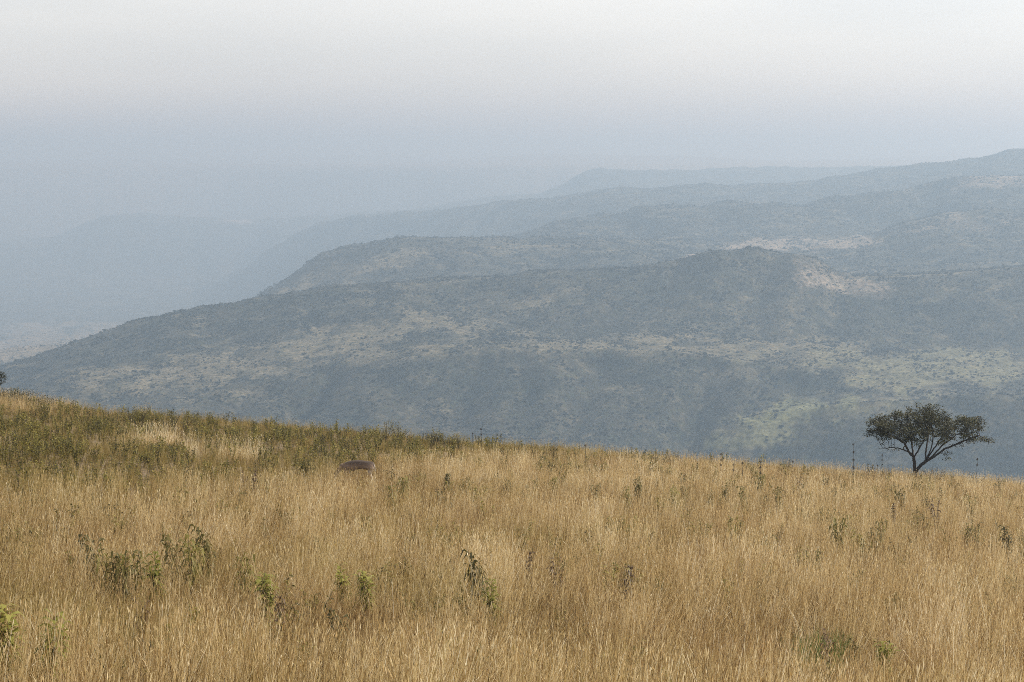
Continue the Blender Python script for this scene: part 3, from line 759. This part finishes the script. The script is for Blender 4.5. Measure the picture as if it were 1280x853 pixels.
# ------------------------------------------------------------------ scrub on the far hills
def bush(seed, flat):
    r_ = random.Random(seed); b = MB(); rn = []
    for c in range(7):
        ce = np.array([r_.gauss(0, .45), r_.gauss(0, .45), .55*flat+r_.uniform(-.1, .35)*flat]); ra = r_.uniform(.35, .6)
        for k in range(16):
            d = np.array([r_.gauss(0, 1), r_.gauss(0, 1), r_.gauss(.25, 1)]); d /= np.linalg.norm(d)
            p0 = ce+d*ra*np.array([1, 1, flat])*r_.uniform(.7, 1.05); a = np.cross(d, (.3, .2, .9)); a /= np.linalg.norm(a); e = np.cross(d, a); s = r_.uniform(.16, .34)
            t_ = r_.gauss(0, .5)
            q = [p0+a*s+d*s*t_*.5, p0+e*s, p0-a*s-d*s*t_*.5, p0-e*s]
            b.add(np.array(q), None, np.array([[0, 1, 2, 3]])); rn.append(np.full(4, r_.random()))
    v, t, q = tube_np([np.array([0, 0, -.3]), np.array([0, 0, .6*flat])], [.08, .05], 4); b.add(v, t, q); rn.append(np.full(len(v), .0))
    return b.proto(np.concatenate(rn))
mean_c = (cover[:-1, :-1]+cover[1:, 1:])/2; mean_s = (soil[:-1, :-1]+soil[1:, 1:])/2
dD = np.diff(D)[:, None]; dX = np.diff(U)[None, :]*((D[:-1]+D[1:])/2)[:, None]
mid_d = ((D[:-1]+D[1:])/2)[:, None]
visf = np.where(mid_d < 1400, 0, np.where(mid_d < 2150, 1.0, np.where(mid_d < 3900, .40, np.where(mid_d < 5000, .20, 0))))
clus = sstep(-.45, .55, fbm(XX/38, DZ/55, 87, 4, .6))[:-1, :-1]
wgt = dD*dX*visf*(.12+clus)*(1.12-.85*mean_c)*(1-.85*mean_s)*(np.abs((U[:-1]+U[1:])/2)[None, :] < .36)
cs = np.cumsum(wgt.ravel()); NB = 230000
pick = np.searchsorted(cs, rng.random(NB)*cs[-1]); i = pick//(NU-1); j = pick % (NU-1)
fi, fj = rng.random(NB), rng.random(NB)
d_ = (DD[i, j]*(1-fi)+DD[i+1, j]*fi)*(1-fj)+(DD[i, j+1]*(1-fi)+DD[i+1, j+1]*fi)*fj; u_ = U[j]*(1-fj)+U[j+1]*fj
z_ = (Z[i, j]*(1-fi)+Z[i+1, j]*fi)*(1-fj)+(Z[i, j+1]*(1-fi)+Z[i+1, j+1]*fi)*fj
s_ = np.clip(rng.lognormal(-.48, .48, NB), .28, 2.2)*np.where(d_ > 2150, 1.3, 1)
m, n, l, p, out = mat('scrub_leaf')
f = math_(n, l, 'ADD', math_(n, l, 'MULTIPLY', attr(n, 'rnd').outputs['Fac'], .4), math_(n, l, 'MULTIPLY', attr(n, 'var', 'INSTANCER').outputs['Fac'], .6), True)
l.new(ramp(n, l, f, [(0, (.018, .021, .012)), (.5, (.034, .035, .020)), (.85, (.056, .052, .031)), (1, (.085, .075, .046))]), p.inputs['Base Color']); p.inputs['Roughness'].default_value = .8
stuff('scrub', [bush(600+k, (.9, .7, 1.0, .6)[k]) for k in range(4)], np.stack([u_*d_, d_, z_-.1], 1), rng.integers(0, 4, NB),
      np.stack([np.zeros(NB), np.zeros(NB), rng.uniform(0, 6.28, NB)], 1), np.stack([s_, s_, s_*rng.uniform(.8, 1.2, NB)], 1), np.zeros(NB), rng.random(NB), m,
      'dark bushes dotted over the far hillsides', 'scrub')

# ------------------------------------------------------------------ acacia: limbs grown towards points in a flat topped crown
def grow(seed, limbs, attract, step=.13, reach=1.6, kill=.2, iters=90):
    r_ = np.random.default_rng(seed)
    nodes, par = [], []
    def addn(p, q): nodes.append(np.array(p, float)); par.append(q); return len(nodes)-1
    named = {}
    for key, start, pts in limbs:
        cur = addn(pts[0], -1) if start is None else named[start]
        seq = pts[1:] if start is None else pts
        for p in seq:
            p = np.array(p, float); a = nodes[cur].copy(); n_ = max(1, int(np.linalg.norm(p-a)/step))
            for k in range(1, n_+1):
                cur = addn(a+(p-a)*k/n_+r_.normal(0, .012, 3)*(k < n_), cur)
        named[key] = cur
        # allow later limbs to start at any named end
    A = np.array(attract)
    for it in range(iters):
        N = np.array(nodes); d = np.linalg.norm(A[:, None]-N[None], axis=2)
        near = d.argmin(1); dm = d.min(1)
        A = A[dm > kill]
        near = near[dm > kill]; dm = dm[dm > kill]
        if not len(A): break
        act = dm < reach
        new = []
        for k in np.unique(near[act]):
            v = (A[act & (near == k)]-N[k]); v = (v/np.linalg.norm(v, axis=1)[:, None]).mean(0)+r_.normal(0, .16, 3)
            v /= np.linalg.norm(v)+1e-9; new.append((N[k]+v*step, k))
        if not new: break
        for p, k in new: addn(p, int(k))
    N = np.array(nodes); par = np.array(par)
    rad = np.zeros(len(N)); kids = [[] for _ in N]
    for i in range(len(N)):
        if par[i] >= 0: kids[par[i]].append(i)
    for i in range(len(N)-1, -1, -1):
        rad[i] = max(.010, sum(rad[c]**2.3 for c in kids[i])**(1/2.3) if kids[i] else .010)
    return N, par, rad, kids
def limb_mesh(N, par, rad, kids, rscale, rmax):
    b = MB(); R_ = np.minimum(rad*rscale, rmax)
    starts = [0]+[c for i in range(len(N)) for c in sorted(kids[i], key=lambda c: -rad[c])[1:]]
    for s in starts:
        path, rr = ([], [])
        if par[s] >= 0: path.append(N[par[s]]); rr.append(min(R_[s]*1.15, R_[par[s]]))
        c = s
        while True:
            path.append(N[c]); rr.append(R_[c])
            if not kids[c]: break
            c = max(kids[c], key=lambda q: rad[q])
        v, t, q = tube_np(path, rr, 7 if rr[0] > .05 else 4); b.add(v, t, q)
    return b.mesh('trunk', True)
def crown_mesh(N, par, rad, kids, seed, per, spread, leaf, bare=None):
    r_ = random.Random(seed); pts, dirs = [], []
    for i in range(len(N)):
        if rad[i] > .0225 or i == 0: continue
        if bare is not None and r_.random() < bare(N[i]): continue
        tw = N[i]-N[par[i]]; tw = tw/(np.linalg.norm(tw)+1e-9)
        for k in range(per if not kids[i] else per//2):
            o = np.array([r_.gauss(0, spread), r_.gauss(0, spread), r_.gauss(.02, spread*.38)])
            pts.append(N[i]+o); dirs.append(np.array([r_.gauss(0, .8), r_.gauss(0, .8), r_.gauss(.05, .28)])+tw*.5)
    v, t = leaf_quads(pts, dirs, leaf, leaf*.42, .1, r_)
    return np_mesh('crown', v, t)
M_bark = bark('acacia_bark', (.018, .013, .010), (.05, .036, .026), 6)
M_acacia = leaf_mat('acacia_leaf', [(.3, (.013, .012, .005)), (.5, (.028, .026, .009)), (.70, (.078, .074, .020))], .22, 1.6)
rr_ = np.random.default_rng(12)
ux = [-3.0, -2.7, -2.2, -1.6, -.9, .2, .9, 1.5, 1.9, 2.2, 3.2, 3.9, 4.3]; uz = [2.65, 3.15, 3.55, 3.45, 3.9, 4.1, 4.25, 4.1, 3.65, 3.35, 3.45, 3.3, 3.0]
lx = [-3.0, -2.0, -1.0, .0, 1.2, 2.2, 3.2, 4.3]; lz = [2.35, 2.02, 2.05, 2.2, 2.15, 2.15, 2.45, 2.75]
att = []
while len(att) < 1650:
    X, Y = rr_.uniform(-3, 4.3), rr_.uniform(-2.9, 2.9)
    if ((X-.65)/3.65)**2+(Y/2.9)**2 > 1: continue
    f = 1-(abs(Y)/2.9)**2.2; zt = np.interp(X, ux, uz); zb_ = np.interp(X, lx, lz)
    zt = zb_+(zt-zb_)*(.25+.75*f) + .3*noise(np.array([X*2.2]), np.array([Y*2.2]), 19)[0]; zb_ -= .22*max(0, noise(np.array([X*1.7]), np.array([Y*1.7]), 20)[0])
    w = fbm(np.array([X*1.1]), np.array([Y*1.1]), 8, 2)[0]
    if w < -.02 + .25*(abs(X-2.2) < .45): continue
    att.append((X, Y, zb_+(zt-zb_)*rr_.random()**.6))
for c, n_ in (((-2.05, .2, 1.5), 14), ((-1.4, -.3, 1.42), 10), ((3.2, .1, 2.0), 22), ((3.8, -.1, 2.2), 22), ((4.35, .0, 2.05), 26), ((2.0, .3, .95), 8), ((2.6, -.4, 1.7), 14), ((3.3, .3, 1.75), 14)):
    for k in range(n_): att.append(np.array(c)+rr_.normal(0, .16, 3)*(1.4, 1.2, .55))
limbs = [('base', None, [(0, 0, -.25), (0, 0, .05)]),
         ('a', 'base', [(-.06, 0, .45), (-.10, .02, .95)]),
         ('a1', 'a', [(-.45, -.1, 1.35), (-.75, -.3, 1.9), (-1.4, -.6, 2.3)]), ('a2', 'a', [(-.15, .3, 1.5), (-.1, .8, 2.1), (-.2, 1.3, 2.6)]),
         ('a3', 'a', [(.15, -.2, 1.5), (.45, -.5, 2.2), (.6, -.8, 2.8)]), ('a4', 'a1', [(-2.2, -.5, 2.55)]), ('a5', 'a', [(-.3, -.5, 1.25), (-.95, -.9, 1.6), (-1.3, .2, 1.55), (-2.0, .2, 1.5)]),
         ('b', 'base', [(.30, -.03, .45), (.60, -.05, .72)]),
         ('b1', 'b', [(.95, 0, 1.25), (1.4, .2, 1.85), (1.9, .4, 2.5)]), ('b2', 'b', [(1.0, -.4, 1.15), (1.5, -.9, 1.9), (2.1, -1.4, 2.5)]),
         ('b3', 'b', [(1.15, .05, .98), (1.75, .1, 1.45), (2.7, .1, 1.85), (3.5, 0, 2.22), (3.9, 0, 2.32), (4.4, 0, 2.08)]),
         ('b4', 'b1', [(2.5, .9, 2.7)]), ('b5', 'b', [(.75, .5, 1.4), (1.0, 1.1, 2.2), (1.2, 1.5, 2.7)]), ('b6', 'b', [(.9, -.2, 1.5), (1.0, -.3, 2.3), (.9, -.2, 3.0)])]
N, par, rad, kids = grow(4, limbs, att)
u, v = ray(1144, 592); td = float(crest_d(u))+1.0; tx = float(u*td); tz = float(ground_z(tx, td))
tree = thing('acacia_tree', 'lone flat topped acacia with a forked dark trunk standing on the crest', 'tree', (tx, td, tz))
K = td/121.
# lift the tree so that its foot shows where the photograph has it
foot = -ray(1144, 594)[1]*td
tree.scale = (K, K, K); tree.location.z = foot+.12
link('trunk', limb_mesh(N, par, rad, kids, 1.0, .15), M_bark, tree)
link('crown', crown_mesh(N, par, rad, kids, 3, 25, .14, .17, lambda p: .75 if p[2] < 1.95 else .8*(fbm(np.array([p[0]*1.3]), np.array([p[1]*1.3+p[2]*2.2]), 15, 2)[0] < -.32)), M_acacia, tree)
print('acacia nodes', len(N), 'foot diff', foot-tz)

# the tree cut by the left edge, on the far shoulder of the meadow
rr_ = np.random.default_rng(22); att = []
while len(att) < 700:
    q = rr_.normal(0, 1, 3); q = q/np.linalg.norm(q)*rr_.random()**(1/2.4)
    att.append((q[0]*1.7, q[1]*1.7, 1.75+q[2]*1.15))
N, par, rad, kids = grow(5, [('base', None, [(0, 0, -.3), (0, 0, .1)]), ('a', 'base', [(.1, 0, .8)]), ('a1', 'a', [(.5, .2, 1.3)]), ('a2', 'a', [(-.5, -.2, 1.4)])], att, .15, 1.5, .22)
u, v = ray(-19, 484); td = float(crest_d(u))+1; tz = float(ground_z(u*td, td))
t2 = thing('round_tree', 'dark round crowned tree cut by the left edge, on the crest', 'tree', (float(u*td), td, min(tz, -v*td)))
link('trunk', limb_mesh(N, par, rad, kids, 1.0, .12), M_bark, t2); link('crown', crown_mesh(N, par, rad, kids, 6, 22, .14, .15), M_dark, t2); t2.scale = (.8, .8, .68)
LB = [make_shrub('dark_bush', 81, 1.0, .55, 900, M_dark, .07, twigs=14), make_shrub('dark_bush', 82, .6, .4, 420, M_dark, .07)]
for pr, px, py, h, lab in [(LB[0], 12, 485, .7, 'low dark bush under the round tree at the left edge'), (LB[0], 32, 490, .6, 'long low dark bush right of the round tree'), (LB[1], 55, 495, .45, 'small dark bush further down the left shoulder of the crest')]:
    put(pr, px, py, h, lab, group=G_crest)

# ------------------------------------------------------------------ the antelope, grazing with its head down in the grass
def skin_body(name, joints, edges, m, parent=None, levels=2):
    me = bpy.data.meshes.new(name); me.from_pydata([j[0] for j in joints], edges, [])
    o = bpy.data.objects.new(name, me); C.objects.link(o)
    md = o.modifiers.new('skin', 'SKIN'); md.use_smooth_shade = True
    for i, j in enumerate(joints):
        rx, ry = j[1] if isinstance(j[1], tuple) else (j[1], j[1])
        me.skin_vertices[0].data[i].radius = (rx, ry)
        me.skin_vertices[0].data[i].use_root = (i == 0)
    sb = o.modifiers.new('sub', 'SUBSURF'); sb.levels = sb.render_levels = levels
    me.materials.append(m)
    if parent: o.parent = parent
    return o
# body along x, head towards -x
J = [((.42, 0, .87), (.145, .165)), ((.16, 0, .86), (.15, .165)), ((-.12, 0, .83), (.165, .20)), ((-.36, 0, .87), (.135, .20)),
     ((-.54, 0, .80), (.09, .13)), ((-.70, 0, .66), (.07, .09)), ((-.80, 0, .52), (.065, .085)), ((-.87, 0, .40), (.05, .06)), ((-.92, 0, .31), (.035, .04)),
     ((.56, 0, .88), (.07, .09)), ((.64, 0, .76), (.022, .022)), ((.66, 0, .60), (.018, .018))]
E = [(0, 1), (1, 2), (2, 3), (3, 4), (4, 5), (5, 6), (6, 7), (7, 8), (0, 9), (9, 10), (10, 11)]
def leg(root, pts):
    prev = root
    for p, r in pts:
        J.append((p, r)); E.append((prev, len(J)-1)); prev = len(J)-1
for s, dx in ((1, .0), (-1, .05)):
    y = .10*s
    leg(0, [((.46+dx, y, .70), (.10, .13)), ((.42+dx, y*.95, .52), .062), ((.53+dx, y*.9, .34), .034), ((.51+dx, y*.9, .10), .022), ((.49+dx, y*.9, .0), .028)])
    leg(3, [((-.38-dx, y, .62), (.075, .085)), ((-.37-dx, y*.95, .46), .045), ((-.38-dx*1.3, y*.9, .30), .030), ((-.37-dx, y*.9, .10), .020), ((-.39-dx, y*.9, .0), .026)])
for s in (1, -1):
    J.append(((-.78, .05*s, .585), .02)); E.append((6, len(J)-1)); J.append(((-.74, .13*s, .62), .028)); E.append((len(J)-2, len(J)-1)); J.append(((-.72, .18*s, .62), .008)); E.append((len(J)-2, len(J)-1))
m, n, l, p, out = mat('antelope_coat')
ob = n.new('ShaderNodeTexCoord').outputs['Object']; sx = n.new('ShaderNodeSeparateXYZ'); l.new(ob, sx.inputs[0])
nz = tnoise(n, l, 14, 5, ob, .75)
hgt = math_(n, l, 'ADD', sx.outputs[2], math_(n, l, 'MULTIPLY', math_(n, l, 'SUBTRACT', nz, .5), .40))
c = ramp(n, l, hgt, [(.40, (.27, .20, .15)), (.66, (.21, .15, .10)), (.84, (.16, .105, .070)), (.93, (.055, .034, .022))])
neck = math_(n, l, 'MULTIPLY', math_(n, l, 'ADD', sx.outputs[0], .62), -8, True)
c = mixc(n, l, neck, c, (.075, .045, .028))
mr = n.new('ShaderNodeMapRange'); l.new(math_(n, l, 'ADD', sx.outputs[0], math_(n, l, 'MULTIPLY', nz, .06)), mr.inputs[0]); mr.inputs[1].default_value = .635; mr.inputs[2].default_value = .68
c = mixc(n, l, math_(n, l, 'MULTIPLY', mr.outputs[0], .9), c, (.60, .53, .45))
m2 = n.new('ShaderNodeMapRange'); l.new(sx.outputs[0], m2.inputs[0]); m2.inputs[1].default_value = .34; m2.inputs[2].default_value = .48
m3 = n.new('ShaderNodeMapRange'); l.new(sx.outputs[2], m3.inputs[0]); m3.inputs[1].default_value = .74; m3.inputs[2].default_value = .60
c = mixc(n, l, math_(n, l, 'MULTIPLY', m2.outputs[0], m3.outputs[0]), c, (.50, .42, .33))      # pale hind legs
l.new(c, p.inputs['Base Color']); p.inputs['Roughness'].default_value = .8
ax, ad = AX, AY; az_ = float(ground_z(ax, ad))
print('antelope at', ax, ad, 'length px', 1.2/ad*FPX)
an = skin_body('antelope', J, E, m)
an.location = (ax, ad, az_); an.rotation_euler = (0, 0, R(-6)); an.scale = (.98, 1.0, 1.02)
tag(an, 'grey brown antelope with pale rump standing half hidden in the grass, head lowered', 'antelope')
